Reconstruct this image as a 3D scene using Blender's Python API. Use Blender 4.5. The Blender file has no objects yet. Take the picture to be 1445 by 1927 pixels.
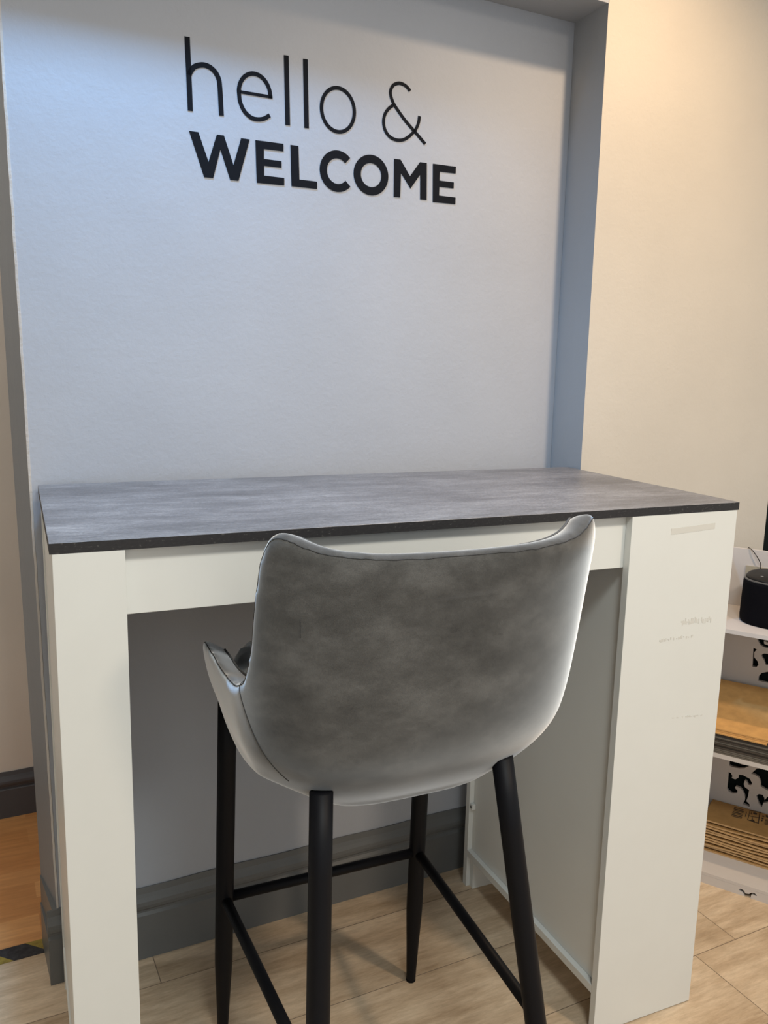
import bpy, bmesh, math, random
from mathutils import Vector, Matrix, noise
from mathutils.bvhtree import BVHTree
random.seed(7)
S = bpy.context.scene
COL = S.collection

# ------------------------------------------------------------------ camera
YAW, PITCH, ROLL, FPX = 0.4153, 0.1769, 0.0232, 1571.27
cam_d = bpy.data.cameras.new('camera'); cam = bpy.data.objects.new('camera', cam_d); COL.objects.link(cam)
fwd = Vector((math.sin(YAW)*math.cos(PITCH), math.cos(YAW)*math.cos(PITCH), -math.sin(PITCH)))
rgt = Vector((math.cos(YAW), -math.sin(YAW), 0)); up = rgt.cross(fwd)
r2 = math.cos(ROLL)*rgt + math.sin(ROLL)*up; u2 = -math.sin(ROLL)*rgt + math.cos(ROLL)*up
M = Matrix((r2, u2, -fwd)).transposed().to_4x4(); M.translation = Vector((-0.0293, -1.135, 1.2893))
cam.matrix_world = M
cam_d.sensor_fit = 'VERTICAL'; cam_d.sensor_height = 36; cam_d.lens = FPX*36/1927
cam_d.clip_start = 0.02
S.camera = cam
S.view_settings.view_transform = 'Standard'; S.view_settings.look = 'None'
S.view_settings.gamma = 1; S.view_settings.use_curve_mapping = False
S.view_settings.exposure = 0.0

# ------------------------------------------------------------------ daylight from the shop front behind
w = bpy.data.worlds.new('world'); S.world = w; w.use_nodes = True
bg = w.node_tree.nodes['Background']; bg.inputs[0].default_value = (0.97, 1.0, 1.0, 1); bg.inputs[1].default_value = 0.76

def spot(name, loc, target, power, col, size=0.04, angle=130, blend=1.0):
    d = bpy.data.lights.new(name, 'SPOT'); d.energy = power; d.color = col; d.shadow_soft_size = size
    d.spot_size = math.radians(angle); d.spot_blend = blend
    o = bpy.data.objects.new(name, d); COL.objects.link(o); o.location = loc
    o.rotation_euler = (Vector(target)-Vector(loc)).to_track_quat('-Z', 'Y').to_euler()
    return o
spot('downlight_warm', (1.27, 0.015, 2.5), (1.29, 0.06, 0), 50, (1.0, 0.71, 0.44), 0.03, 140)
spot('downlight_cool', (0.15, 0.22, 2.5), (0.15, 0.26, 0), 66, (0.28, 0.58, 1.0), 0.05, 132)
spot('downlight_rear', (1.45, -1.35, 2.5), (1.1, -0.4, 0), 76, (1.0, 0.80, 0.60), 0.10, 130)
spot('downlight_rear_cool', (0.30, -1.35, 2.5), (0.3, -0.5, 0), 90, (0.93, 1.0, 1.0), 0.22, 130)

spot('hall_fill', (-0.8, 0.55, 2.5), (-0.5, 0.7, 0), 36, (1.0, 0.98, 0.94), 0.10, 140)  # added fill, brightens the hall and the floor at left

# ------------------------------------------------------------------ helpers
WY, WYAW = 0.5478, 0.0507            # recess wall plane and its turn against the desk
cW, sW = math.cos(WYAW), math.sin(WYAW)
def wp(s, n, z): return Vector((s*cW - n*sW, WY + s*sW + n*cW, z))

def new_mat(name, col=(.8,.8,.8), rough=.5, spec=.5, metallic=0):
    m = bpy.data.materials.new(name); m.use_nodes = True
    b = m.node_tree.nodes['Principled BSDF']
    b.inputs['Base Color'].default_value = (*col, 1); b.inputs['Roughness'].default_value = rough
    b.inputs['Specular IOR Level'].default_value = spec; b.inputs['Metallic'].default_value = metallic
    return m, m.node_tree.nodes, m.node_tree.links, b
def coords(N, L, scale=(1,1,1), rot=(0,0,0), loc=(0,0,0)):
    t = N.new('ShaderNodeTexCoord'); mp = N.new('ShaderNodeMapping')
    mp.inputs['Scale'].default_value = scale; mp.inputs['Rotation'].default_value = rot; mp.inputs['Location'].default_value = loc
    L.new(t.outputs['Object'], mp.inputs['Vector']); return mp.outputs[0]
def noise_n(N, L, vec, scale, detail=4, rough=.5):
    n = N.new('ShaderNodeTexNoise'); n.inputs['Scale'].default_value = scale
    n.inputs['Detail'].default_value = detail; n.inputs['Roughness'].default_value = rough
    L.new(vec, n.inputs['Vector']); return n.outputs['Fac']
def ramp(N, L, fac, stops):
    r = N.new('ShaderNodeValToRGB'); e = r.color_ramp.elements
    while len(e) < len(stops): e.new(.5)
    for k, (p, c) in enumerate(stops): e[k].position = p; e[k].color = (*c, 1) if len(c) == 3 else c
    L.new(fac, r.inputs[0]); return r.outputs[0]
def mixc(N, L, fac, a, b, mode='MIX'):
    m = N.new('ShaderNodeMix'); m.data_type = 'RGBA'; m.blend_type = mode
    for sock, v in ((m.inputs[0], fac), (m.inputs[6], a), (m.inputs[7], b)):
        if isinstance(v, (int, float)): sock.default_value = v
        elif isinstance(v, tuple): sock.default_value = (*v, 1)
        else: L.new(v, sock)
    return m.outputs[2]
def bump(N, L, b, h, strength, dist):
    n = N.new('ShaderNodeBump'); n.inputs['Strength'].default_value = strength; n.inputs['Distance'].default_value = dist
    L.new(h, n.inputs['Height']); L.new(n.outputs[0], b.inputs['Normal']); return n

def paint(name, col, rough=.6, bs=.5, var=.04):
    m, N, L, b = new_mat(name, col, rough, .3)
    v = coords(N, L)
    f = noise_n(N, L, v, 3, 3)
    L.new(ramp(N, L, f, [(.3, tuple(c*(1-var) for c in col)), (.7, tuple(min(1, c*(1+var)) for c in col))]), b.inputs['Base Color'])
    h1 = noise_n(N, L, v, 110, 5, .6); h2 = noise_n(N, L, v, 22, 3, .6)
    mm = N.new('ShaderNodeMath'); mm.operation = 'MULTIPLY_ADD'; L.new(h2, mm.inputs[0]); mm.inputs[1].default_value = 1.5; L.new(h1, mm.inputs[2])
    bump(N, L, b, mm.outputs[0], bs, .0016)
    return m
M_WALL = paint('wall_paint', (.43,.455,.505), .6, .35)
M_CREAM = paint('cream_paint', (.60,.56,.495), .65, .3)
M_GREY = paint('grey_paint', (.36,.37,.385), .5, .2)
M_GREY_SHADED = paint('grey_paint_shaded', (.20,.215,.235), .5, .2)  # same grey paint, shade of the wall's end face put into the colour
M_SKIRT = paint('skirting_paint', (.15,.155,.155), .38, .25, .12)
M_HALL = paint('hall_paint', (.74,.67,.595), .7, .2)
M_HALLSK = paint('hall_skirting_paint', (.085,.082,.088), .45, .2, .1)
M_BEAD = paint('bead_paint', (.55,.52,.49), .6, .8, .15)
M_DARK = new_mat('dark_panel', (.004,.008,.008), .8, .12)[0]

def white_board(name, col, rough=.38):
    m, N, L, b = new_mat(name, col, rough, .4)
    v = coords(N, L); f = noise_n(N, L, v, 9, 5, .65)
    L.new(ramp(N, L, f, [(.3, tuple(c*.97 for c in col)), (.75, col)]), b.inputs['Base Color'])
    bump(N, L, b, noise_n(N, L, v, 500, 2), .06, .0005)
    return m
M_WHITE = white_board('white_laminate', (.725,.735,.705))
M_SHELF = white_board('white_shelf_paint', (.60,.565,.545), .5)
M_RES = new_mat('tape_residue', (.63,.62,.575), .7)[0]

def slab_mat():
    m, N, L, b = new_mat('concrete_laminate', (.1,.1,.1), .42, .5)
    v = coords(N, L, (3.0, 11, 11)); v2 = coords(N, L, (14, 75, 75)); v3 = coords(N, L)
    a = noise_n(N, L, v, 1.6, 8, .68); c = noise_n(N, L, v2, 3, 6, .7)
    base = ramp(N, L, a, [(.25, (.12,.118,.12)), (.5, (.19,.187,.19)), (.75, (.30,.296,.297))])
    fine = ramp(N, L, c, [(.3, (.5,.5,.51)), (.7, (1.4,1.4,1.4))])
    d = noise_n(N, L, coords(N, L, (30, 90, 90)), 6, 5, .75); e = noise_n(N, L, coords(N, L, (2.2, 4.5, 4)), 2.2, 4, .6)
    k = mixc(N, L, .8, base, fine, 'MULTIPLY')
    k = mixc(N, L, .7, k, ramp(N, L, d, [(.36, (.50,.50,.51)), (.64, (1.4,1.4,1.4))]), 'MULTIPLY')
    k = mixc(N, L, .7, k, ramp(N, L, e, [(.3, (.7,.69,.7)), (.7, (1.25,1.25,1.25))]), 'MULTIPLY')
    L.new(k, b.inputs['Base Color'])
    L.new(ramp(N, L, c, [(.2, (.32,.32,.32)), (.8, (.52,.52,.52))]), b.inputs['Roughness'])
    bump(N, L, b, noise_n(N, L, v3, 700, 3), .25, .0006)
    return m
M_SLAB = slab_mat()
def edge_mat():
    m, N, L, b = new_mat('dark_edging', (.03,.03,.032), .6, .25)
    v = coords(N, L, (1, 1, 2)); f = noise_n(N, L, v, 170, 2, .5)
    L.new(ramp(N, L, f, [(.0, (.018,.018,.02)), (.64, (.032,.031,.033)), (.72, (.10,.095,.09))]), b.inputs['Base Color'])
    return m
M_EDGE = edge_mat()

def velvet():
    m, N, L, b = new_mat('grey_velvet', (.2,.2,.2), .85, .15)
    v = coords(N, L); warp = coords(N, L, (1.0, 1.0, 1.6), (0, .6, 0))
    a = noise_n(N, L, warp, 10, 7, .68); c = noise_n(N, L, v, 2.6, 2, .5); g = noise_n(N, L, v, 900, 2)
    c1 = ramp(N, L, a, [(.32, (.050,.049,.047)), (.50, (.078,.077,.074)), (.68, (.122,.121,.117))])
    c2 = ramp(N, L, c, [(.35, (.82,.82,.82)), (.65, (1.14,1.14,1.14))])
    k = mixc(N, L, 1.0, c1, c2, 'MULTIPLY')
    k = mixc(N, L, .35, k, ramp(N, L, g, [(.35, (.6,.6,.6)), (.65, (1.4,1.4,1.4))]), 'MULTIPLY')
    L.new(k, b.inputs['Base Color'])
    b.inputs['Sheen Weight'].default_value = 1.0; b.inputs['Sheen Roughness'].default_value = .35
    b.inputs['Sheen Tint'].default_value = (1,1,1,1)
    sh = N.new('ShaderNodeBsdfSheen'); sh.distribution = 'ASHIKHMIN'; sh.inputs['Color'].default_value = (.42,.46,.50,1); sh.inputs['Roughness'].default_value = .30
    ad = N.new('ShaderNodeAddShader'); L.new(b.outputs[0], ad.inputs[0]); L.new(sh.outputs[0], ad.inputs[1])
    L.new(ad.outputs[0], N['Material Output'].inputs[0])
    bump(N, L, b, g, .25, .0008)
    return m
M_VELVET = velvet()
M_SEAM = new_mat('seam_thread', (.05,.05,.05), .9, .1)[0]
M_PIPE = new_mat('velvet_piping', (.10,.10,.10), .85, .15)[0]
M_BLACK = new_mat('black_metal', (.004,.0043,.0062), .5, .16)[0]
M_PAN = new_mat('black_underlay', (.01,.01,.01), .9, .1)[0]
M_LETTER = new_mat('black_acrylic', (.006,.0075,.0115), .7, .12)[0]
M_SPK = None
def speaker_fabric():
    m, N, L, b = new_mat('speaker_fabric', (.0035,.0035,.0055), .8, .08)
    v = coords(N, L); bump(N, L, b, noise_n(N, L, v, 1200, 1), .5, .0005); return m
M_SPK = speaker_fabric()
M_SPKTOP = new_mat('speaker_top', (.010,.009,.009), .5, .25)[0]
M_RING = new_mat('speaker_ring', (.10,.10,.10), .3, .6)[0]
M_DOT = new_mat('button_mark', (.25,.25,.25), .5)[0]
M_CORD = new_mat('black_cord', (.012,.008,.008), .6)[0]
M_SOCK = new_mat('beige_plate', (.40,.36,.28), .4)[0]
def kraft(name, col):
    m, N, L, b = new_mat(name, col, .75, .2)
    v = coords(N, L, (1,1,1)); f = noise_n(N, L, v, 40, 5, .6)
    L.new(ramp(N, L, f, [(.3, tuple(c*.88 for c in col)), (.7, tuple(c*1.08 for c in col))]), b.inputs['Base Color'])
    return m
M_KRAFT = kraft('kraft_paper', (.60,.34,.125)); M_CARD = kraft('brown_card', (.42,.235,.085))
M_CARDEDGE = kraft('card_edge', (.55,.35,.17))
M_BAG = kraft('dark_mailer_plastic', (.075,.062,.052)); M_BAG2 = kraft('grey_mailer_plastic', (.15,.135,.115))
M_INK = new_mat('print_ink', (.05,.03,.015), .8)[0]

def floor_mat():
    m, N, L, b = new_mat('greige_plank_vinyl', (.4,.33,.25), .45, .35)
    t = N.new('ShaderNodeTexCoord'); mp = N.new('ShaderNodeMapping'); mp.vector_type = 'POINT'
    mp.inputs['Rotation'].default_value = (0, 0, -WYAW)
    # wall frame: n = 0 lies on the recess wall
    n0 = WY*cW
    mp.inputs['Location'].default_value = (-WY*sW, -n0+.099+.207*40, 0)
    L.new(t.outputs['Object'], mp.inputs[0])
    br = N.new('ShaderNodeTexBrick'); br.offset = .896; br.offset_frequency = 2
    br.inputs['Scale'].default_value = 1; br.inputs['Brick Width'].default_value = 1.22; br.inputs['Row Height'].default_value = .207
    br.inputs['Mortar Size'].default_value = .0011; br.inputs['Mortar Smooth'].default_value = .3; br.inputs['Bias'].default_value = 0
    br.inputs['Color1'].default_value = (.0,.0,.0,1); br.inputs['Color2'].default_value = (1,1,1,1); br.inputs['Mortar'].default_value = (.5,.5,.5,1)
    sh = N.new('ShaderNodeVectorMath'); sh.operation = 'ADD'; sh.inputs[1].default_value = (1.163, 0, 0)
    L.new(mp.outputs[0], sh.inputs[0]); L.new(sh.outputs[0], br.inputs['Vector'])
    # grain: stretched along the plank, shifted plank by plank
    sc = N.new('ShaderNodeVectorMath'); sc.operation = 'MULTIPLY'; sc.inputs[1].default_value = (1.6, 9, 1)
    L.new(mp.outputs[0], sc.inputs[0])
    cb = N.new('ShaderNodeVectorMath'); cb.operation = 'MULTIPLY'; cb.inputs[1].default_value = (7, 5, 3); L.new(br.outputs['Color'], cb.inputs[0])
    ad = N.new('ShaderNodeVectorMath'); ad.operation = 'ADD'; L.new(sc.outputs[0], ad.inputs[0]); L.new(cb.outputs[0], ad.inputs[1])
    g = noise_n(N, L, ad.outputs[0], 2.2, 10, .66)
    sc2 = N.new('ShaderNodeVectorMath'); sc2.operation = 'MULTIPLY'; sc2.inputs[1].default_value = (4.0, 4.0, 1); L.new(ad.outputs[0], sc2.inputs[0])
    g2 = noise_n(N, L, sc2.outputs[0], 3.5, 8, .78)
    g3 = noise_n(N, L, mp.outputs[0], 3.2, 3, .6)
    c = ramp(N, L, g, [(.30, (.42,.30,.19)), (.5, (.60,.465,.325)), (.72, (.80,.655,.485))])
    c = mixc(N, L, .75, c, ramp(N, L, g2, [(.3, (.74,.73,.71)), (.65, (1.12,1.12,1.12))]), 'MULTIPLY')
    c = mixc(N, L, .8, c, ramp(N, L, g3, [(.3, (.85,.83,.80)), (.7, (1.1,1.1,1.1))]), 'MULTIPLY')
    c = mixc(N, L, br.outputs['Fac'], c, (.20,.15,.105))
    L.new(c, b.inputs['Base Color'])
    bump(N, L, b, g2, .12, .001)
    return m
M_FLOOR = floor_mat()
def laminate():
    m, N, L, b = new_mat('orange_laminate', (.4,.2,.08), .35, .4)
    v = coords(N, L, (1,1,1), (0,0,-WYAW))
    br = N.new('ShaderNodeTexBrick'); br.offset = .37; L.new(v, br.inputs['Vector']); br.inputs['Scale'].default_value = 1
    br.inputs['Brick Width'].default_value = .34; br.inputs['Row Height'].default_value = .066; br.inputs['Mortar Size'].default_value = 0
    br.inputs['Color1'].default_value = (.56,.25,.085,1); br.inputs['Color2'].default_value = (.72,.37,.145,1); br.inputs['Mortar'].default_value = (.2,.1,.04,1)
    v2 = coords(N, L, (2,18,1), (0,0,-WYAW)); g = noise_n(N, L, v2, 4, 6, .6)
    L.new(mixc(N, L, .7, br.outputs['Color'], ramp(N, L, g, [(.3, (.75,.72,.7)), (.7, (1.15,1.15,1.15))]), 'MULTIPLY'), b.inputs['Base Color'])
    return m
M_LAM = laminate()
def tape_mat():
    m, N, L, b = new_mat('hazard_tape', (.4,.3,.05), .6, .3)
    t = N.new('ShaderNodeTexCoord'); sp = N.new('ShaderNodeSeparateXYZ'); L.new(t.outputs['Object'], sp.inputs[0])
    def mth(op, a, bb):
        n = N.new('ShaderNodeMath'); n.operation = op
        for i, x in enumerate((a, bb)):
            if isinstance(x, float): n.inputs[i].default_value = x
            else: L.new(x, n.inputs[i])
        return n.outputs[0]
    f = mth('ADD', sp.outputs[0], sp.outputs[1]); f = mth('ADD', f, 10*.148-.010); f = mth('MODULO', f, .148); f = mth('LESS_THAN', f, .074)
    nz = noise_n(N, L, t.outputs['Object'], 60, 5, .7)
    y = ramp(N, L, nz, [(.3, (.20,.14,.03)), (.65, (.36,.27,.055))]); k = ramp(N, L, nz, [(.4, (.022,.021,.024)), (.8, (.06,.058,.06))])
    L.new(mixc(N, L, f, y, k), b.inputs['Base Color']); return m
M_TAPE = tape_mat()

def obj(name, bm, mats, parent=None, smooth=False, auto=None):
    me = bpy.data.meshes.new(name); bmesh.ops.recalc_face_normals(bm, faces=bm.faces[:]); bm.to_mesh(me); bm.free()
    o = bpy.data.objects.new(name, me); COL.objects.link(o)
    for m in (mats if isinstance(mats, (list, tuple)) else [mats]): me.materials.append(m)
    if smooth:
        for p in me.polygons: p.use_smooth = True
    if parent: o.parent = parent; o.matrix_parent_inverse = Matrix.Translation(-parent.location)
    return o
def thing(name, label, cat, loc=(0,0,0), group=None):
    o = bpy.data.objects.new(name, None); COL.objects.link(o); o.location = loc; o.empty_display_size = .1
    o['label'] = label; o['category'] = cat
    if group: o['group'] = group
    return o
def tag(o, label, cat, group=None):
    o['label'] = label; o['category'] = cat
    if group: o['group'] = group
    return o
def prism(bm, pts, z0, z1, f=lambda p, z: Vector((p[0], p[1], z)), mi=0):
    a = [bm.verts.new(f(p, z0)) for p in pts]; b = [bm.verts.new(f(p, z1)) for p in pts]
    n = len(pts); fs = [bm.faces.new(a[::-1]), bm.faces.new(b)]
    for i in range(n): fs.append(bm.faces.new((a[i], a[(i+1) % n], b[(i+1) % n], b[i])))
    for q in fs: q.material_index = mi
    return fs
def box(bm, x0, x1, y0, y1, z0, z1, bev=0):
    t = bmesh.new(); prism(t, [(x0,y0),(x1,y0),(x1,y1),(x0,y1)], z0, z1)
    if bev: bmesh.ops.bevel(t, geom=t.edges[:], offset=bev, segments=2, affect='EDGES', profile=.6)
    me = bpy.data.meshes.new('t'); t.to_mesh(me); t.free(); bm.from_mesh(me); bpy.data.meshes.remove(me)
def wbox(bm, s0, s1, n0, n1, z0, z1): prism(bm, [(s0,n0),(s1,n0),(s1,n1),(s0,n1)], z0, z1, lambda p, z: wp(p[0], p[1], z))
def tube(bm, pts, rad, seg=12, cap=True):
    pts = [Vector(p) for p in pts]; rings = []
    if not isinstance(rad, (list, tuple)): rad = [rad]*len(pts)
    t0 = (pts[1]-pts[0]).normalized(); ref = Vector((0,0,1)) if abs(t0.z) < .9 else Vector((1,0,0)); u = t0.cross(ref).normalized()
    for i, p in enumerate(pts):
        a = pts[max(i-1,0)]; b = pts[min(i+1,len(pts)-1)]; t = (b-a).normalized()
        u = (u - t*u.dot(t)).normalized(); v = t.cross(u)
        rings.append([bm.verts.new(p + rad[i]*(math.cos(2*math.pi*k/seg)*u + math.sin(2*math.pi*k/seg)*v)) for k in range(seg)])
    for i in range(len(rings)-1):
        for k in range(seg): bm.faces.new((rings[i][k], rings[i][(k+1)%seg], rings[i+1][(k+1)%seg], rings[i+1][k]))
    if cap: bm.faces.new(rings[0][::-1]); bm.faces.new(rings[-1])
def struct(name, bm, mats, smooth=False):
    o = obj(name, bm, mats, None, smooth); o['kind'] = 'structure'; return o
def lerp(tab, x):
    if x <= tab[0][0]: return tab[0][1]
    for (a, va), (b, vb) in zip(tab, tab[1:]):
        if x <= b:
            t = (x-a)/(b-a); return va + (vb-va)*t
    return tab[-1][1]
def slerp(tab, x):                      # smooth (Catmull-Rom) table lookup
    n = len(tab)
    if x <= tab[0][0]: return tab[0][1]
    if x >= tab[-1][0]: return tab[-1][1]
    for i in range(n-1):
        if x <= tab[i+1][0]:
            x0, y0 = tab[i]; x1, y1 = tab[i+1]; h = x1-x0; t = (x-x0)/h
            m0 = (y1-tab[i-1][1])/(x1-tab[i-1][0]) if i > 0 else (y1-y0)/h
            m1 = (tab[i+2][1]-y0)/(tab[i+2][0]-x0) if i < n-2 else (y1-y0)/h
            return (2*t**3-3*t*t+1)*y0 + (t**3-2*t*t+t)*h*m0 + (-2*t**3+3*t*t)*y1 + (t**3-t*t)*h*m1

# ------------------------------------------------------------------ the room
CEIL = 2.62
bm = bmesh.new(); prism(bm, [tuple(wp(-2.2,-3.6,0)[:2]), tuple(wp(3.4,-3.6,0)[:2]), tuple(wp(3.4,.1,0)[:2]), tuple(wp(-2.2,.1,0)[:2])], -.05, 0)
struct('floor', bm, M_FLOOR)
bm = bmesh.new(); wbox(bm, -2.2, 3.4, .1, 1.0, -.05, 0)
struct('floor_hall', bm, M_LAM)
bm = bmesh.new(); wbox(bm, -2.2, 3.4, -3.6, 1.0, CEIL, CEIL+.05)
struct('ceiling', bm, paint('ceiling_paint', (.72,.72,.70), .8, .2))
HEAD = 2.067; RD = .121                # underside of the header, depth of the recess
RX0, RX1 = 1.190, 1.1985
# wall inside the recess, its end face leaning a little, plus the header over it
bm = bmesh.new()
def leanwall(bm, z0, z1):
    def sL(z): return -.001 - .0117*z
    def sF(z): return -.0225 - .0105*z
    a = [wp(sL(z0),0,z0), wp(RX1+.15,0,z0), wp(RX1+.15,.14,z0), wp(sF(z0),.14,z0)]
    b = [wp(sL(z1),0,z1), wp(RX1+.15,0,z1), wp(RX1+.15,.14,z1), wp(sF(z1),.14,z1)]
    va = [bm.verts.new(p) for p in a]; vb = [bm.verts.new(p) for p in b]
    bm.faces.new(va); bm.faces.new(vb)
    for i in range(4):
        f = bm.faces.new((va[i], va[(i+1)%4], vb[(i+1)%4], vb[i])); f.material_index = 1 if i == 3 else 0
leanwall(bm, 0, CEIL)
struct('wall_back', bm, [M_WALL, M_GREY_SHADED])
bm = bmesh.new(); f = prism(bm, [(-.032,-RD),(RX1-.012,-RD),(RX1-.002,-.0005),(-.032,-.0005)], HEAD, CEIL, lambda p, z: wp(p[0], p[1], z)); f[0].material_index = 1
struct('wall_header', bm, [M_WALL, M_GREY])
bm = bmesh.new()
a = [wp(RX1-.002,-RD,0), wp(1.853,-RD,0), wp(1.845,-.001,0), wp(RX1,-.001,0)]
b = [wp(RX1-.0165,-RD,CEIL), wp(1.853,-RD,CEIL), wp(1.845,-.001,CEIL), wp(RX1-.010,-.001,CEIL)]
va = [bm.verts.new(p) for p in a]; vb = [bm.verts.new(p) for p in b]; bm.faces.new(va); bm.faces.new(vb)
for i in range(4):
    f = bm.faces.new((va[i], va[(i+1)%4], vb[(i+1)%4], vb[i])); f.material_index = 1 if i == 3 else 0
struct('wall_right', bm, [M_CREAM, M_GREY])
bm = bmesh.new(); wbox(bm, 1.40, 3.4, .06, .10, 0, CEIL)
struct('wall_far_right', bm, M_DARK)
# corner bead: a rough pale strip on the wall's left corner
bm = bmesh.new(); prev = None; rr = random.Random(3)
for i in range(120):
    z = .16 + (CEIL-.16)*i/119; s = -.001-.0117*z; j = rr.uniform(-.0006,.0006)
    ring = [bm.verts.new(wp(s-.0014+j,-.0006,z)), bm.verts.new(wp(s+.002+j,-.0014,z)), bm.verts.new(wp(s+.004+j,.001,z)), bm.verts.new(wp(s-.0016+j,.004,z))]
    if prev:
        for k in range(4): bm.faces.new((prev[k], prev[(k+1)%4], ring[(k+1)%4], ring[k]))
    prev = ring
struct('trim_1', bm, M_BEAD)
# hall beyond the opening
bm = bmesh.new(); wbox(bm, -2.2, 3.4, .735, .80, 0, CEIL); struct('wall_hall', bm, M_HALL)
bm = bmesh.new(); wbox(bm, -2.26, -2.2, -3.6, .8, 0, CEIL); struct('wall_left', bm, M_CREAM)
def skirting(name, s0, s1, nf, H, depth, mat, ends=False):
    prof = [(-depth,0),(-depth,.62*H),(-depth*.55,.655*H),(-depth*.6,.69*H),(-depth*1.05,.72*H),(-depth*1.25,.77*H),(-depth*1.2,.82*H),(-depth*.75,.87*H),(-depth*.45,.92*H),(-depth*.3,1.0*H),(0,H),(0,0)]
    bm = bmesh.new(); n = 60; prev = None; first = None
    for i in range(n+1):
        s = s0+(s1-s0)*i/n
        ring = [bm.verts.new(wp(s, nf+a+(.0006*math.sin(s*31+z*40) if 0 < z < H else 0), z+(.0012*math.sin(s*23) if z > .9*H else 0))) for a, z in prof]
        if prev:
            for k in range(len(prof)): bm.faces.new((prev[k], prev[(k+1)%len(prof)], ring[(k+1)%len(prof)], ring[k]))
        else: first = ring
        prev = ring
    bm.faces.new(first); bm.faces.new(prev[::-1])
    return struct(name, bm, mat)
skirting('baseboard_back', -.024, RX1-.004, -.0006, .166, .0105, M_SKIRT)
skirting('baseboard_hall', -2.2, 3.4, .735, .135, .012, M_HALLSK)
# skirting return on the wall's end face
bm = bmesh.new()
prism(bm, [(-.001,-.0006),(-.0235,.0005),(-.0285,.135),(-.022,.139)], .0, .10, lambda p, z: wp(p[0], p[1], z))
prism(bm, [(-.003,-.0006),(-.014,.0005),(-.0265,.135),(-.022,.139)], .10, .165, lambda p, z: wp(p[0], p[1], z))
struct('baseboard_left', bm, M_SKIRT)
# hazard tape on the threshold
bm = bmesh.new(); prism(bm, [(-1.2,.0995),(-.027,.0995),(-.027,.1475),(-1.2,.1475)], .0, .0012)
tp = obj('hazard_tape', bm, M_TAPE); tp.location = (0, WY, 0)
tp.location = wp(0,0,.0); tp.rotation_euler = (0,0,WYAW)
tag(tp, 'worn yellow and black striped hazard tape across the hall threshold', 'tape')

# ------------------------------------------------------------------ wall lettering (s, z on the wall, in metres)
def letter(polys, parent, depth=.0012, holes=()):
    """polys: outlines; overlapping strokes are fused by extruding each one"""
    bm = bmesh.new()
    for pl in polys:
        prism(bm, pl, -.0002, -depth, lambda p, q: wp(p[0], q, p[1]))
    return obj('letter', bm, M_LETTER, parent)
def stroke(pts, w, closed=False):
    """ribbon quads along a centreline"""
    n = len(pts); out = []; L_, R_ = [], []
    for i in range(n):
        if closed: a, b = pts[(i-1)%n], pts[(i+1)%n]
        else: a, b = pts[max(i-1,0)], pts[min(i+1,n-1)]
        d = Vector((b[0]-a[0], b[1]-a[1])).normalized(); nn = Vector((-d.y, d.x))
        L_.append((pts[i][0]+nn.x*w/2, pts[i][1]+nn.y*w/2)); R_.append((pts[i][0]-nn.x*w/2, pts[i][1]-nn.y*w/2))
    return L_, R_
def ribbon(bm, pts, w, depth=.0012, closed=False):
    L_, R_ = stroke(pts, w, closed); n = len(pts); V = []
    for l, r in zip(L_, R_): V.append([bm.verts.new(wp(l[0],-.0002,l[1])), bm.verts.new(wp(r[0],-.0002,r[1])), bm.verts.new(wp(r[0],-depth,r[1])), bm.verts.new(wp(l[0],-depth,l[1]))])
    for i in range(n if closed else n-1):
        a, b = V[i], V[(i+1)%n]
        for k in range(4): bm.faces.new((a[k], a[(k+1)%4], b[(k+1)%4], b[k]))
    if not closed: bm.faces.new(V[0]); bm.faces.new(V[-1][::-1])
def arc(cx, cz, rx, rz, a0, a1, n=40): return [(cx+rx*math.cos(math.radians(a0+(a1-a0)*i/n)), cz+rz*math.sin(math.radians(a0+(a1-a0)*i/n))) for i in range(n+1)]
def spline(pts, n=8):
    xs = [(i, p[0]) for i, p in enumerate(pts)]; zs = [(i, p[1]) for i, p in enumerate(pts)]
    m = (len(pts)-1)*n
    return [(slerp(xs, i/n), slerp(zs, i/n)) for i in range(m+1)]
sign = thing('wall_lettering', 'black raised lettering reading hello & WELCOME on the recess wall', 'sign', wp(.59,-.001,1.63))
def pl(build):
    bm = bmesh.new(); build(bm); return obj('letter', bm, M_LETTER, sign)
lw = .0098
def L_h(bm):
    ribbon(bm, [(.2966,1.8782),(.3003,1.7496)], lw)
    ribbon(bm, [(.2990,1.812)]+spline([(.3010,1.8175),(.3085,1.8275),(.3180,1.8325),(.3290,1.8345),(.3400,1.8320),(.3500,1.8245),(.3560,1.8130),(.3578,1.799)])+[(.3602,1.7498)], .0092)
def L_e(bm):
    ribbon(bm, [(.3975,1.7981),(.4630,1.7981)], .0056)
    top = arc(.4268,1.7981,.0318,.0370,0,180,30)
    ribbon(bm, [(.4590,1.7955)]+top+spline([(.3950,1.7981),(.3975,1.7800),(.4060,1.7640),(.4190,1.7548),(.4310,1.7530),(.4450,1.7560),(.4575,1.7640)])[1:], .0078)
def L_l(x0): return lambda bm: ribbon(bm, [(x0,1.8791),(x0+.0034,1.7510)], .0097)
def L_o(bm): ribbon(bm, arc(.6034,1.7950,.0365,.0418,0,354,60), .0072, closed=True)
def L_amp(bm):
    ribbon(bm, spline([(.7685,1.8565),(.7600,1.8635),(.7500,1.8672),(.7400,1.8672),(.7290,1.8620),(.7232,1.8530),(.7222,1.8440),(.7262,1.8325),(.7340,1.8210),(.7580,1.7970),(.7860,1.7745),(.8086,1.7560)]), .0066)
    ribbon(bm, spline([(.7300,1.8235),(.7175,1.8130),(.7095,1.8000),(.7075,1.7850),(.7120,1.7700),(.7235,1.7590),(.7400,1.7550),(.7560,1.7580),(.7710,1.7680),(.7840,1.7820),(.7905,1.7960),(.7928,1.8100)]), .0066)
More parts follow.
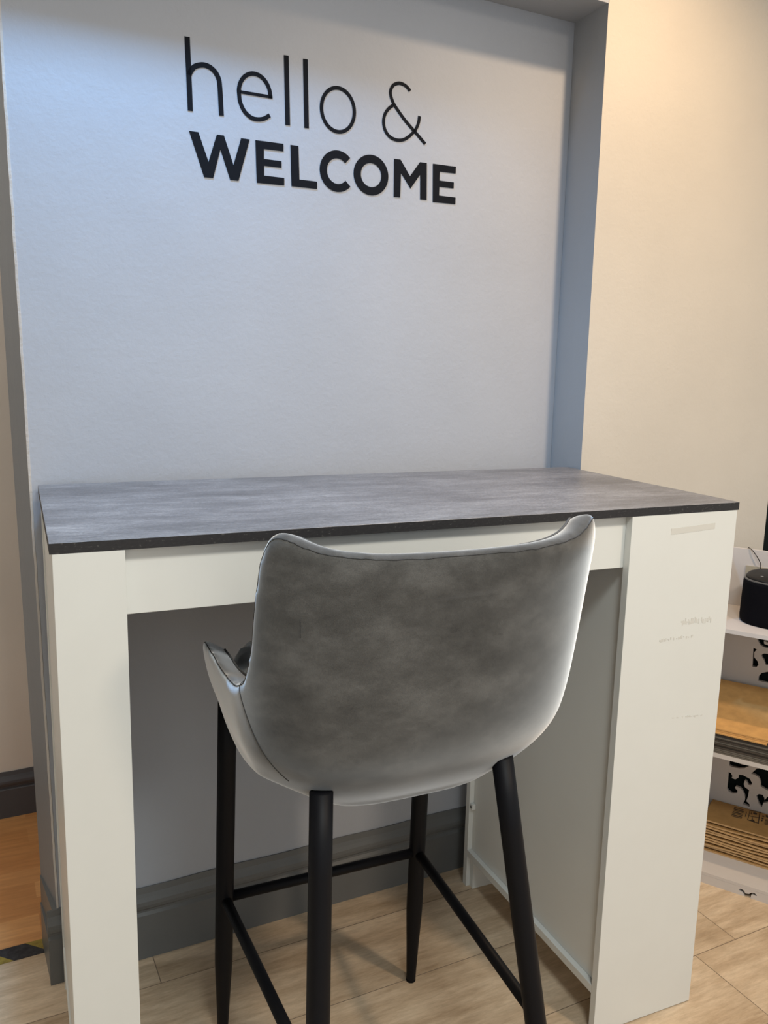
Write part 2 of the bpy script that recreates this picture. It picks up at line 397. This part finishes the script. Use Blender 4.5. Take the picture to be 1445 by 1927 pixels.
for f_ in (L_h, L_e, L_l(.4915), L_l(.5316), L_o, L_amp): pl(f_)
def poly(pts): 
    def b_(bm): prism(bm, pts, -.0002, -.0014, lambda p, q: wp(p[0], q, p[1]))
    return b_
pl(poly([(.2974,1.7134),(.3149,1.7136),(.3338,1.6620),(.3508,1.7140),(.3646,1.7141),(.3832,1.6620),(.3990,1.7138),(.4160,1.7137),(.3930,1.6345),(.3764,1.6343),(.3574,1.6885),(.3425,1.6338),(.3251,1.6335)]))
def L_E(x): return poly([(x,1.7140),(x+.0580,1.7146),(x+.0580,1.7006),(x+.0172,1.7000),(x+.0172,1.6812),(x+.0540,1.6814),(x+.0540,1.6688),(x+.0176,1.6686),(x+.0176,1.6500),(x+.0598,1.6502),(x+.0598,1.6360),(x+.0025,1.6350)])
pl(L_E(.4278))
pl(poly([(.5008,1.7146),(.5175,1.7148),(.5200,1.6510),(.5584,1.6510),(.5584,1.6368),(.5034,1.6364)]))
pl(lambda bm: ribbon(bm, arc(.6040,1.6766,.0318,.0328,45,318,60), .0155, .0014))
pl(lambda bm: ribbon(bm, arc(.6808,1.6777,.0322,.0322,0,354,60), .0163, .0014, True))
pl(poly([(.7342,1.7166),(.7496,1.7168),(.7735,1.6858),(.7970,1.7174),(.8136,1.7178),(.8159,1.6415),(.8002,1.6411),(.7985,1.6925),(.7756,1.6611),(.7512,1.6905),(.7508,1.6403),(.7354,1.6400)]))
o = pl(L_E(.4278)); o.location += wp(.8293,0,.0040)-wp(.4278,0,0)

# ------------------------------------------------------------------ desk
W, D, H, T = 1.1917, .5358, 1.05, .0147
desk = thing('bar_table', 'tall white bar table with dark concrete effect top, standing in the wall recess', 'table', (W/2, D/2, 0))
bm = bmesh.new()
t = bmesh.new(); prism(t, [(0,0),(W,0),(W,D),(0,D)], H-T, H)
bmesh.ops.bevel(t, geom=[e for e in t.edges if abs(e.verts[0].co.z-e.verts[1].co.z) > .001 and e.verts[0].co.y > .1], offset=.006, segments=3, affect='EDGES')
bmesh.ops.bevel(t, geom=[e for e in t.edges if min(e.verts[0].co.z, e.verts[1].co.z) > H-.0001], offset=.0005, segments=1, affect='EDGES')
for f in t.faces: f.material_index = 0 if f.normal.z > .3 else 1
obj('tabletop', t, [M_SLAB, M_EDGE], desk)
def bpart(name, *a, bev=.0007, mat=None, label=None):
    bm = bmesh.new(); box(bm, *a, bev=bev); o = obj(name, bm, mat or M_WHITE, desk)
    if label: o['label'] = label
    return o
LX0, LX1, QX0, QX1 = .0032, .0945, .945, 1.1885
YB0, YB1 = .512, .5285
ZT = H-T
bpart('front_panel', LX0, LX1, 0.0005, .0165, 0, ZT)
bpart('front_panel', QX0, QX1, 0.0005, .0165, .002, ZT)
bpart('back_panel', LX0, LX1, YB0, YB1, 0, ZT)
bpart('back_panel', QX0, QX1, YB0, YB1, 0, ZT)
bpart('side_panel', LX0+.003, LX0+.018, .0170, YB0-.0005, .10, ZT)
bpart('side_panel', LX1-.020, LX1-.006, .0170, YB0-.0005, .10, ZT)
bpart('side_panel', QX0+.012, QX0+.027, .0170, YB0-.0005, .1005, ZT)
bpart('side_panel', QX1-.018, QX1-.003, .0170, YB0-.0005, .1005, ZT)
bpart('bottom_shelf', LX0, LX1, .0170, YB0-.0005, .083, .0995)
bpart('bottom_shelf', QX0, QX1, .0170, YB0-.0005, .083, .1)
bpart('back_plinth', QX0+.010, QX1-.01, YB0-.0155, YB0-.0005, 0.0, .0825)
bpart('apron', LX1-.004, QX0+.012, .0170, .0330, .9405, ZT)
# white connector block on the cabinet's rear panel
o = bpart('connector_block', QX0+.0015, QX0+.0115, YB0-.012, YB0-.0007, .212, .226, bev=.002)
bm = bmesh.new(); tube(bm, [(QX0+.0005, YB0-.006, .219), (QX0+.0016, YB0-.006, .219)], .003, 12); s_ = obj('screw', bm, M_RING, o)

# tape residue on the right front panel
def residue(x0, z0, x1, z1, h, seed, dens):
    rr = random.Random(seed); bm = bmesh.new(); n = 34
    for i in range(n):
        t0 = i/n; t1 = (i+1)/n
        if rr.random() > dens: continue
        xa = x0+(x1-x0)*t0; xb = x0+(x1-x0)*t1; za = z0+(z1-z0)*t0; zb_ = z0+(z1-z0)*t1
        ha = h*rr.uniform(.25,1) if dens < 1 else h; off = rr.uniform(-.25,.25)*h if dens < 1 else rr.uniform(-.03,.03)*h
        prism(bm, [(xa, za+off-ha/2), (xb, zb_+off-ha/2), (xb, zb_+off+ha/2), (xa, za+off+ha/2)], .00045, .0001, lambda p, q: Vector((p[0], q, p[1])))
    o = obj('tape_residue', bm, M_RES, desk); o['label'] = 'greyish smear of old tape residue'
residue(1.034,1.003,1.137,1.008,.011,1,1.0)
residue(1.072,.829,1.150,.828,.011,2,.75)
residue(1.028,.800,1.108,.800,.006,3,.7)
residue(1.075,.642,1.150,.636,.004,4,.6)

# ------------------------------------------------------------------ bar stool
CX, CY = .487, .025
stool = thing('bar_stool', 'grey velvet bar stool with black legs, seen from behind at the table', 'stool', (CX, CY, 0))
HWT = [(.66,.198),(.70,.225),(.75,.249),(.80,.261),(.88,.269),(.98,.276),(1.06,.281),(1.12,.283)]
YBT = [(.66,-.150),(.70,-.178),(.75,-.206),(.80,-.222),(.88,-.240),(.98,-.258),(1.06,-.275),(1.12,-.290)]
YC = -.085
ZT_ = [(0,1.061),(.25,1.063),(.42,1.070),(.54,1.082),(.61,1.087),(.66,1.082),(.70,1.064),(.73,1.030),(.755,.980),(.785,.930),(.82,.895),(.88,.872),(1.0,.858),(1.2,.852),(1.42,.850),(1.58,.843),(1.69,.836),(1.75,.822)]
ZB_ = [(0,.646),(.3,.649),(.5,.664),(.7,.692),(.85,.706),(1.0,.706),(1.3,.694),(1.5,.696),(1.66,.714),(1.75,.735)]
def shell_pt(u, z):
    a = abs(u); sg = 1 if u >= 0 else -1
    hw = slerp(HWT, z); hw += max(0, min(1, (a-.75)/.35))*max(0, .242-hw)*.6; yb = slerp(YBT, z); yc = YC
    if a <= 1:
        th = a*math.pi/2; n = 2.5
        x = hw*abs(math.sin(th))**(2/n); y = yc + (yb-yc)*abs(math.cos(th))**(2/n)
    else:
        q = (a-1)/.75; x = hw - .012*q*q; y = yc + .275*q
    return Vector((CX+sg*x, CY+y, z))
bm = bmesh.new(); NU, NV = 220, 30; G = []; GI = []; TH = .047
for i in range(NU+1):
    u = -1.75+3.5*i/NU; a = abs(u); zt = slerp(ZT_, a); zb = slerp(ZB_, a); ro, ri = [], []
    for j in range(NV+1):
        v = j/NV; z = zb+(zt-zb)*v; p = shell_pt(u, z); q0 = shell_pt(u-.004, z); q1 = shell_pt(u+.004, z)
        t = (q1-q0); t.z = 0; t.normalize(); n = Vector((-t.y, t.x, 0))
        if n.dot(Vector((CX, CY+.05, 0))-Vector((p.x, p.y, 0))) < 0 and a < 1: n = -n
        if a >= 1: n = Vector((-1 if u > 0 else 1, 0, 0))
        over = max(0, (z-(zt-.045))/.045) if a < .75 else 0      # the outer face rolls over towards the rim
        tuck = max(0, ((zb+.09)-z)/.09)*max(0, min(1, (1.3-a)/.7))                            # and tucks under at the bottom
        ro.append(bm.verts.new(p + n*(.011*over**2 + .026*tuck**2)))
        k = max(0, min(1, (a-.9)/.4))                             # the arms are slimmer and fall off inwards
        ri.append(bm.verts.new(p + n*(TH-.005*k) - Vector((0,0,(.010+.016*k)*v**4))))
    G.append(ro); GI.append(ri)
for i in range(NU):
    for j in range(NV):
        bm.faces.new((G[i][j], G[i+1][j], G[i+1][j+1], G[i][j+1])); bm.faces.new((GI[i][j], GI[i][j+1], GI[i+1][j+1], GI[i+1][j]))
    bm.faces.new((G[i][NV], G[i+1][NV], GI[i+1][NV], GI[i][NV])); bm.faces.new((G[i][0], GI[i][0], GI[i+1][0], G[i+1][0]))
for i in (0, NU):
    for j in range(NV): bm.faces.new((G[i][j], G[i][j+1], GI[i][j+1], GI[i][j]))
me = bpy.data.meshes.new('tmp'); bmesh.ops.recalc_face_normals(bm, faces=bm.faces[:]); bm.to_mesh(me); bm.free()
tmp = bpy.data.objects.new('tmp', me); COL.objects.link(tmp)
md = tmp.modifiers.new('r', 'REMESH'); md.mode = 'VOXEL'; md.voxel_size = .0042; md.use_smooth_shade = True
md = tmp.modifiers.new('m', 'SMOOTH'); md.factor = .5; md.iterations = 60
dg = bpy.context.evaluated_depsgraph_get(); ev = tmp.evaluated_get(dg)
shell_me = bpy.data.meshes.new_from_object(ev); shell_me.name = 'backrest'
bpy.data.objects.remove(tmp)
shell = bpy.data.objects.new('backrest', shell_me); COL.objects.link(shell); shell.parent = stool; shell.matrix_parent_inverse = Matrix.Translation(-stool.location)
shell_me.materials.clear(); shell_me.materials.append(M_VELVET)
for p in shell_me.polygons: p.use_smooth = True
# gentle cushion bulge and a shallow crease on the outer back
for v in shell_me.vertices:
    x, y, z = v.co.x-CX, v.co.y-CY, v.co.z
    if y < YC-.02:
        d = 0
        d += .0012*math.exp(-((z-.995-.06*(x))/.005)**2)*math.exp(-((x+.005)/.06)**4)
        d += .0018*(noise.noise(Vector((x*9, 1.7, z*9))))
        v.co.y += d
tree = BVHTree.FromPolygons([v.co for v in shell_me.vertices], [p.vertices for p in shell_me.polygons])
def snap(p, lift=.0006):
    co, n, i, d = tree.find_nearest(p); return co + n*lift
def seam(name, pts, r, mat, label=None):
    q = [snap(p, r*.35) for p in pts]; bm = bmesh.new(); tube(bm, q, r, 6)
    o = obj(name, bm, mat, shell, True)
    if label: o['label'] = label
def rimpts(u0, u1, drop, n=120, inner=False):
    out = []
    for i in range(n+1):
        u = u0+(u1-u0)*i/n; z = slerp(ZT_, abs(u))-drop; p = shell_pt(u, z)
        if inner:
            q = Vector((CX, CY-.02, z)); p = p+(q-p).normalized()*.05
        out.append(p)
    return out
seam('seam', rimpts(-1.68, 1.68, .004, 220), .0006, M_SEAM, 'dark stitched seam along the rim')
seam('piping', rimpts(-1.7, 1.7, .006, 220, True), .0022, M_PIPE)
for sg in (-1, 1):
    seam('seam', [shell_pt(sg*(.93-.30*(i/40)**1.2), .888-.165*i/40) for i in range(41)], .0007, M_SEAM, 'dark vertical seam where the arm joins the back')
seam('seam', [shell_pt(-.50, .975-.024*i/8) for i in range(9)], .0005, M_SEAM, 'short dark stitch mark')

# seat cushion with channel quilting
bm = bmesh.new()
def seat_outline(k, n=64):
    a = 2*math.pi*k/n; c, s = math.cos(a), math.sin(a); e = 2/4.6
    return (.206*abs(c)**e*(1 if c >= 0 else -1), .062+.212*abs(s)**e*(1 if s >= 0 else -1))
rings = []; n = 72
for (sc_, z) in [(.0,.797),(.15,.797),(.3,.797),(.45,.797),(.6,.797),(.75,.796),(.86,.794),(.93,.788),(.975,.776),(1.0,.756),(.97,.728),(.90,.706),(.82,.692),(.5,.690),(0,.690)]:
    if sc_ == 0: rings.append([bm.verts.new((CX, CY+.062, z))]); continue
    r = []
    for k in range(n):
        x, y = seat_outline(k, n); x *= sc_; y = .062+(y-.062)*sc_
        zz = z
        if z > .78: zz = z + .010*abs(math.sin(math.pi*(y)/.032))**.6 - .004
        r.append(bm.verts.new((CX+x, CY+y, zz)))
    rings.append(r)
for a, b in zip(rings, rings[1:]):
    if len(a) == 1: [bm.faces.new((a[0], b[k], b[(k+1)%n])) for k in range(n)]
    elif len(b) == 1: [bm.faces.new((b[0], a[(k+1)%n], a[k])) for k in range(n)]
    else: [bm.faces.new((a[k], a[(k+1)%n], b[(k+1)%n], b[k])) for k in range(n)]
obj('seat', bm, M_VELVET, stool, True)
bm = bmesh.new(); box(bm, CX-.165, CX+.165, CY-.10, CY+.20, .676, .6898, bev=.004); obj('seat_pan', bm, M_PAN, stool)
# legs: top point, foot point
LEGS = {'A': ((.283,.232,.700),(.275,.269,0)), 'B': ((.325,-.142,.712),(.279,-.262,0)), 'C': ((.671,.234,.700),(.678,.271,0)), 'D': ((.612,-.140,.712),(.686,-.252,0))}
def legp(k, z):
    a, b = Vector(LEGS[k][0]), Vector(LEGS[k][1]); t = (a.z-z)/a.z; return a+(b-a)*t
for k in 'ABCD':
    bm = bmesh.new()
    zs = [LEGS[k][0][2], .6,.5,.4,.30,.22,.19,.170,.15,.12,.08,.04,.006,.0]; rs = [.0165]*7+[.0163,.0155,.0142,.0124,.0109,.0097,.0088]
    tube(bm, [legp(k, z) for z in zs], rs, 28)
    lg = obj('leg', bm, M_BLACK, stool, True)
    bm = bmesh.new(); a = legp(k, .0005); tube(bm, [a, legp(k,.006)], .0100, 20)
    ft = obj('foot_cap', bm, M_PAN, lg)
HB = .309
for a, b in (('A','C'),('C','D'),('A','B'),('B','D')):
    hb = HB if b != 'D' or a == 'C' else .245
    p, q = legp(a, hb), legp(b, hb); bm = bmesh.new()
    tube(bm, [p, q], .0095, 20); obj('footrest_bar', bm, M_BLACK, stool, True)

# ------------------------------------------------------------------ display unit on the right
P0 = Vector((1.516, .303, 0)); DR = Vector((.561, -.828, 0)).normalized(); NN = Vector((-DR.y, DR.x, 0))
SH_A = math.atan2(DR.y, DR.x)
def sp(s, n, z): return P0 + DR*s + NN*n + Vector((0,0,z))
def sbox(bm, s0, s1, n0, n1, z0, z1, bev=0):
    prism(bm, [(s0,n0),(s1,n0),(s1,n1),(s0,n1)], z0, z1, lambda p, z: sp(p[0], p[1], z))
unit = thing('shelf_unit', 'white open shelf unit with scrollwork cut-outs, standing right of the bar table', 'shelf unit', sp(.2,.12,0))
S0, S1 = -.046, .46
def upart(name, *a, mat=M_SHELF):
    bm = bmesh.new(); sbox(bm, *a); return obj(name, bm, mat, unit)
upart('shelf', S0, S1, 0, .236, .665, .675); upart('shelf', S0, S1, 0, .236, .344, .355)
upart('shelf', S0, S1, .0, .236, .0225, .030)
upart('side_panel', S0-.010, S0, .02, .250, 0, .82)
upart('side_panel', S1, S1+.010, .02, .250, 0, .82)
# plinth with a small scroll cut-out, back panel with scroll cut-outs
def cut_panel(name, s0, s1, n0, n1, z0, z1, shapes):
    bm = bmesh.new(); sbox(bm, s0, s1, n0, n1, z0, z1); o = obj(name, bm, M_SHELF, unit)
    bm = bmesh.new()
    for shp in shapes:
        prism(bm, shp, n0-.02, n1+.02, lambda p, q: sp(p[0], q, p[1]))
    bmesh.ops.recalc_face_normals(bm, faces=bm.faces[:]); me = bpy.data.meshes.new('c'); bm.to_mesh(me); bm.free()
    cu = bpy.data.objects.new('c', me); COL.objects.link(cu)
    md = o.modifiers.new('b', 'BOOLEAN'); md.operation = 'DIFFERENCE'; md.object = cu; md.solver = 'EXACT'
    dg = bpy.context.evaluated_depsgraph_get(); nm = bpy.data.meshes.new_from_object(o.evaluated_get(dg))
    o.modifiers.clear(); o.data = nm; bpy.data.objects.remove(cu); return o
off = .2365                            # scroll openings, (along, up) on the back panel in metres
shapes = [
 [(0.041,0.5918),(0.0673,0.6005),(0.0892,0.6004),(0.0905,0.5871),(0.0706,0.5876),(0.0573,0.5905),(0.059,0.5829),(0.0712,0.5809),(0.0699,0.5738),(0.0589,0.5738),(0.0493,0.5787)],
 [(0.0337,0.5674),(0.0426,0.564),(0.0373,0.5555),(0.0382,0.5419),(0.0476,0.5324),(0.0505,0.5227),(0.0452,0.5146),(0.036,0.5149)],
 [(0.0548,0.5524),(0.0614,0.5572),(0.0734,0.5581),(0.084,0.5517),(0.0845,0.5359),(0.0734,0.5266),(0.0673,0.5275),(0.0633,0.5381),(0.0576,0.5449)],
 [(0.0542,0.4796),(0.0538,0.4923),(0.0605,0.503),(0.075,0.5097),(0.0942,0.5083),(0.1005,0.4846),(0.081,0.4789),(0.0668,0.4791)],
 [(0.0036,0.2368),(0.0187,0.2373),(0.0377,0.2352),(0.0561,0.2374),(0.0441,0.227),(0.0295,0.2221),(0.0127,0.2204),(0.0044,0.2234)],
 [(0.0731,0.2338),(0.0819,0.2381),(0.1055,0.2391),(0.1167,0.217),(0.1159,0.187),(0.1066,0.1799),(0.0981,0.1826),(0.0876,0.1869),(0.0865,0.1994),(0.0808,0.2105),(0.0703,0.2148),(0.061,0.2152)],
 [(0.0043,0.2038),(0.0105,0.2024),(0.0154,0.1951),(0.014,0.1886),(0.0232,0.1877),(0.0306,0.1943),(0.0312,0.2042),(0.0423,0.2054),(0.0596,0.1998),(0.0662,0.1889),(0.064,0.1828),(0.0576,0.1819),(0.0512,0.1908),(0.0473,0.1918),(0.0456,0.1804),(0.0491,0.1728),(0.0604,0.1673),(0.0598,0.1502),(0.0564,0.1339),(0.0655,0.127),(0.0662,0.1196),(0.0481,0.1225),(0.0526,0.1348),(0.052,0.1455),(0.0468,0.1569),(0.0384,0.1663),(0.0269,0.1682),(0.0245,0.1631),(0.0317,0.1566),(0.0315,0.1489),(0.0196,0.1441),(0.0087,0.1484),(0.0049,0.1548),(0.0046,0.1832)],
 [(0.0795,0.1564),(0.0852,0.1636),(0.0944,0.1643),(0.0996,0.1573),(0.1012,0.1503),(0.1073,0.163),(0.115,0.159),(0.1089,0.1463),(0.0984,0.1408),(0.096,0.1282),(0.0879,0.1353)]]
shapes += [[(a+.165, b) for a, b in q] for q in shapes[:]]
cut_panel('back_panel', S0, S1, off, off+.010, 0, .83, shapes)
pc = [(0.0871,0.0129),(0.0918,0.0169),(0.0991,0.0154),(0.1042,0.0089),(0.1121,0.0105),(0.1178,0.0163),(0.124,0.0176),(0.1297,0.0135),(0.1291,0.0101),(0.1237,0.0112),(0.1176,0.0099),(0.1165,0.002),(0.119,-0.0055),(0.1011,-0.0062),(0.1022,0.0017),(0.0971,0.0083),(0.0906,0.01)]
cut_panel('plinth', S0, S1, 0.0, .008, 0.0, .0222, [pc, [(a+.17, b) for a, b in pc]])
bm = bmesh.new(); sbox(bm, S0+.02, S1, .254, .262, .03, .62); obj('backing_board', bm, M_DARK, unit)
o = bmesh.new(); sbox(o, -.004, .050, off-.0040, off-.0005, .735, .787)
sk = obj('wall_socket', o, M_SOCK, unit); sk.name = 'socket_plate'; sk['label'] = 'beige plug socket plate'
bm = bmesh.new(); sbox(bm, .018, .026, off-.006, off-.0042, .771, .776); k_ = obj('switch', bm, M_SHELF, sk)

# black speaker
spk = thing('speaker', 'black rounded fabric speaker on the top shelf of the white shelf unit', 'speaker', sp(.105,.148,.6755))
def oval(bm, hw, hn, z0, z1, e=2.7, steps=None, cs=.105, cn=.148):
    n = 72; prev = None
    for (z, k) in (steps or [(z0,1),(z1,1)]):
        r = []
        for i in range(n):
            a = 2*math.pi*i/n; c, s = math.cos(a), math.sin(a)
            x = hw*k*abs(c)**(2/e)*(1 if c >= 0 else -1); y = hn*k*abs(s)**(2/e)*(1 if s >= 0 else -1)
            r.append(bm.verts.new(sp(cs+x, cn+y, z)))
        if prev: [bm.faces.new((prev[i], prev[(i+1)%n], r[(i+1)%n], r[i])) for i in range(n)]
        else: bm.faces.new(r[::-1])
        prev = r
    bm.faces.new(prev)
bm = bmesh.new(); oval(bm, .106, .085, 0, 0, steps=[(.6755,.965),(.680,.99),(.690,1.0),(.775,.985),(.783,.975)], cn=.138, cs=.113); obj('fabric_body', bm, M_SPK, spk, True)
bm = bmesh.new(); oval(bm, .1045, .0835, 0, 0, steps=[(.7832,.985),(.786,.985),(.7868,.97)], cn=.138, cs=.113); obj('trim_ring', bm, M_RING, spk)
bm = bmesh.new(); oval(bm, .1035, .0825, 0, 0, steps=[(.7869,.965),(.790,.945),(.7925,.88),(.7925,.2)], cn=.138, cs=.113); tpo = obj('top_cap', bm, M_SPKTOP, spk, True)
for (a, b_) in ((.053,.105),(.074,.092)):
    bm = bmesh.new(); tube(bm, [sp(a,b_,.7926), sp(a,b_,.7930)], .0035, 12); q = obj('button', bm, M_DOT, tpo)
def cable(name, pts, r, label):
    P = [Vector(p) for p in pts]; X = [[(i, p[k]) for i, p in enumerate(P)] for k in range(3)]; m = (len(P)-1)*10
    bm = bmesh.new(); tube(bm, [Vector((slerp(X[0], i/10), slerp(X[1], i/10), slerp(X[2], i/10))) for i in range(m+1)], r, 8)
    return tag(obj(name, bm, M_CORD, None, True), label, 'cable')
cable('cable', [sp(-.006,.262,.80), sp(-.006,.250,.828), sp(.000,.236,.8335), sp(.012,.228,.826), sp(.027,.226,.806), sp(.032,.226,.79), sp(.030,.2262,.74), sp(.03,.2262,.68)], .0011, 'thin dark cable looping over the shelf unit back, left of the other cable')
cable('cable', [sp(.075,.215,.775), sp(.075,.218,.800), sp(.085,.224,.812), sp(.12,.228,.83), sp(.16,.235,.835), sp(.19,.262,.80)], .0018, 'thicker black cable rising from behind the speaker')

ORD_UP = ['lowest','second','third','fourth','fifth','sixth','seventh','eighth','ninth','tenth','eleventh','topmost']
# ---- stacks of envelopes
def sheet(name, s0, s1, n0, n1, z, th, mat, label, cat, group, tilt=0, wav=0, seed=0, rot=0, edge=None, ns=26, nn_=10):
    """one soft flat mailer: closed sheet with slightly wavy outline"""
    rr = random.Random(seed); ph = rr.uniform(0,6); bm = bmesh.new(); T_, B_ = [], []
    cs, cn = (s0+s1)/2, (n0+n1)/2
    for i in range(ns+1):
        rT, rB = [], []
        for j in range(nn_+1):
            s = s0+(s1-s0)*i/ns; n = n0+(n1-n0)*j/nn_
            zz = z + tilt*(n-n0) + wav*math.sin((s-s0)*26+ph)*(1-j/nn_)
            ds, dn = s-cs, n-cn; s_, n_ = cs+ds*math.cos(rot)-dn*math.sin(rot), cn+ds*math.sin(rot)+dn*math.cos(rot)
            rT.append(bm.verts.new(sp(s_, n_, zz+th))); rB.append(bm.verts.new(sp(s_, n_, zz)))
        T_.append(rT); B_.append(rB)
    for i in range(ns):
        for j in range(nn_): bm.faces.new((T_[i][j],T_[i+1][j],T_[i+1][j+1],T_[i][j+1])); bm.faces.new((B_[i][j],B_[i][j+1],B_[i+1][j+1],B_[i+1][j]))
    for i in range(ns):
        for j, k in ((0,1),(nn_,-1)):
            f = bm.faces.new((B_[i][j],B_[i+1][j],T_[i+1][j],T_[i][j])); f.material_index = 1 if edge else 0
    for j in range(nn_):
        for i in (0, ns):
            f = bm.faces.new((B_[i][j],B_[i][j+1],T_[i][j+1],T_[i][j])); f.material_index = 1 if edge else 0
    return tag(obj(name, bm, [mat, edge] if edge else mat), label, cat, group)
zc = .3553; NB = 12; 
for i in range(NB):
    th = .0034; dz = .0043; r = random.Random(i+40)
    tl = .20*i/NB
    sheet('mailing_bag', -.042+r.uniform(0,.003), .20+r.uniform(-.006,.004), .001+r.uniform(0,.004), .205, zc, th, M_BAG2 if i < 3 or i in (6,9) else M_BAG,
          ORD_UP[i] + ' dark mailing bag counting up from the middle shelf, under the kraft envelopes', 'mailing bag', 'dark mailing bags on the middle shelf', tilt=tl, seed=i)
    zc += dz
for i in range(3):
    r = random.Random(i)
    lab = 'top kraft envelope of the middle shelf pile, half lit' if i == 2 else ('lowest' if i == 0 else 'second') + ' kraft envelope, lying on the dark mailing bags below the half-lit one'
    sheet('kraft_envelope', -.042, .116+.006*i, .000-.003*(i == 0)+.001*i, .222, zc, .0030, M_KRAFT, lab, 'envelope', 'kraft envelopes on the middle shelf', tilt=.225, wav=0, seed=90+i, edge=M_KRAFT)
    zc += .0044
zc = .0303; NM = 11
for i in range(NM):
    r = random.Random(i+7); top = i == NM-1
    th = .0042; g_ = .0080
    lab = 'top cardboard mailer with printed marks on the bottom shelf' if top else ORD_UP[i] + ' brown cardboard mailer counting up from the bottom shelf of the white unit'
    mm_ = sheet('cardboard_mailer', -.034+r.uniform(0,.004)+(.0 if not top else .004), .25, .104+r.uniform(-.002,.003)+(.004 if top else 0), .232, zc, th, M_CARD, lab, 'cardboard mailer', None if top else 'cardboard mailers on the bottom shelf', wav=.0016 if 0 < i < NM-1 else 0, seed=200+i, edge=M_CARDEDGE)
    zc += g_
zt = zc - g_ + th + .0006
bm = bmesh.new()
INK = [
 [(0.0302,0.2205),(0.0556,0.2206),(0.0557,0.218),(0.0304,0.2178)],
 [(0.0304,0.2118),(0.0559,0.2121),(0.0563,0.2078),(0.0309,0.2075)],
 [(0.0306,0.2032),(0.0561,0.2036),(0.0563,0.201),(0.0308,0.2005)],
 [(0.0308,0.1946),(0.0564,0.1952),(0.0568,0.191),(0.0313,0.1903)],
 [(0.031,0.186),(0.0567,0.1868),(0.0568,0.1842),(0.0312,0.1834)],
 [(0.0312,0.1776),(0.057,0.1785),(0.0574,0.1743),(0.0316,0.1734)],
 [(0.0314,0.1691),(0.0572,0.1702),(0.0574,0.1677),(0.0315,0.1666)],
 [(0.062,0.2125),(0.0636,0.2126),(0.0648,0.1839),(0.063,0.1838)],
 [(0.0688,0.2286),(0.0972,0.2333),(0.0974,0.2305),(0.0689,0.2259)],
 [(0.0688,0.2286),(0.0701,0.2288),(0.073,0.1696),(0.0714,0.1696)],
 [(0.0925,0.2312),(0.0947,0.2316),(0.0999,0.1653),(0.0978,0.1648)],
 [(0.0726,0.1726),(0.0987,0.1709),(0.0989,0.1678),(0.0727,0.1694)],
 [(0.0715,0.1964),(0.097,0.2005),(0.0972,0.198),(0.0717,0.1938)],
 [(0.0729,0.2199),(0.0747,0.2235),(0.0756,0.2206),(0.0742,0.2174),(0.0749,0.2111),(0.0776,0.2107),(0.0776,0.2073),(0.0738,0.2081)],
 [(0.0783,0.218),(0.0832,0.2225),(0.0881,0.2202),(0.0886,0.2138),(0.084,0.2106),(0.0795,0.2131)],
 [(0.0806,0.1914),(0.0824,0.1915),(0.0825,0.1817),(0.0884,0.1758),(0.0912,0.1668),(0.0864,0.1657),(0.0871,0.1727),(0.0783,0.171),(0.0775,0.1672),(0.0762,0.1696),(0.0809,0.1773)],
 [(0.1014,0.217),(0.1067,0.2184),(0.1067,0.2117),(0.1017,0.2116)],
 [(0.1019,0.2039),(0.1068,0.205),(0.1068,0.1984),(0.1024,0.1976)],
 [(0.1022,0.193),(0.1064,0.1948),(0.1061,0.1847),(0.1028,0.1857)],
 [(0.109,0.2244),(0.1143,0.2258),(0.12,0.2208),(0.1156,0.2133),(0.1102,0.2163)],
 [(0.1114,0.2015),(0.1277,0.204),(0.1279,0.201),(0.1116,0.1986)],
 [(0.1116,0.1951),(0.1279,0.1975),(0.1281,0.1946),(0.1118,0.1921)],
 [(0.1117,0.1886),(0.128,0.1911),(0.1282,0.1882),(0.112,0.1857)],
 [(0.1119,0.1822),(0.1282,0.1847),(0.1284,0.1818),(0.1122,0.1793)],
 [(0.1121,0.1758),(0.1283,0.1783),(0.1285,0.1754),(0.1124,0.1729)]]
for q in INK: prism(bm, q, zt, zt+.0003, lambda p, z: sp(p[0], p[1], z))
ik = obj('printed_marks', bm, M_INK, mm_); ik['label'] = 'dark printed barcode and handling symbols'
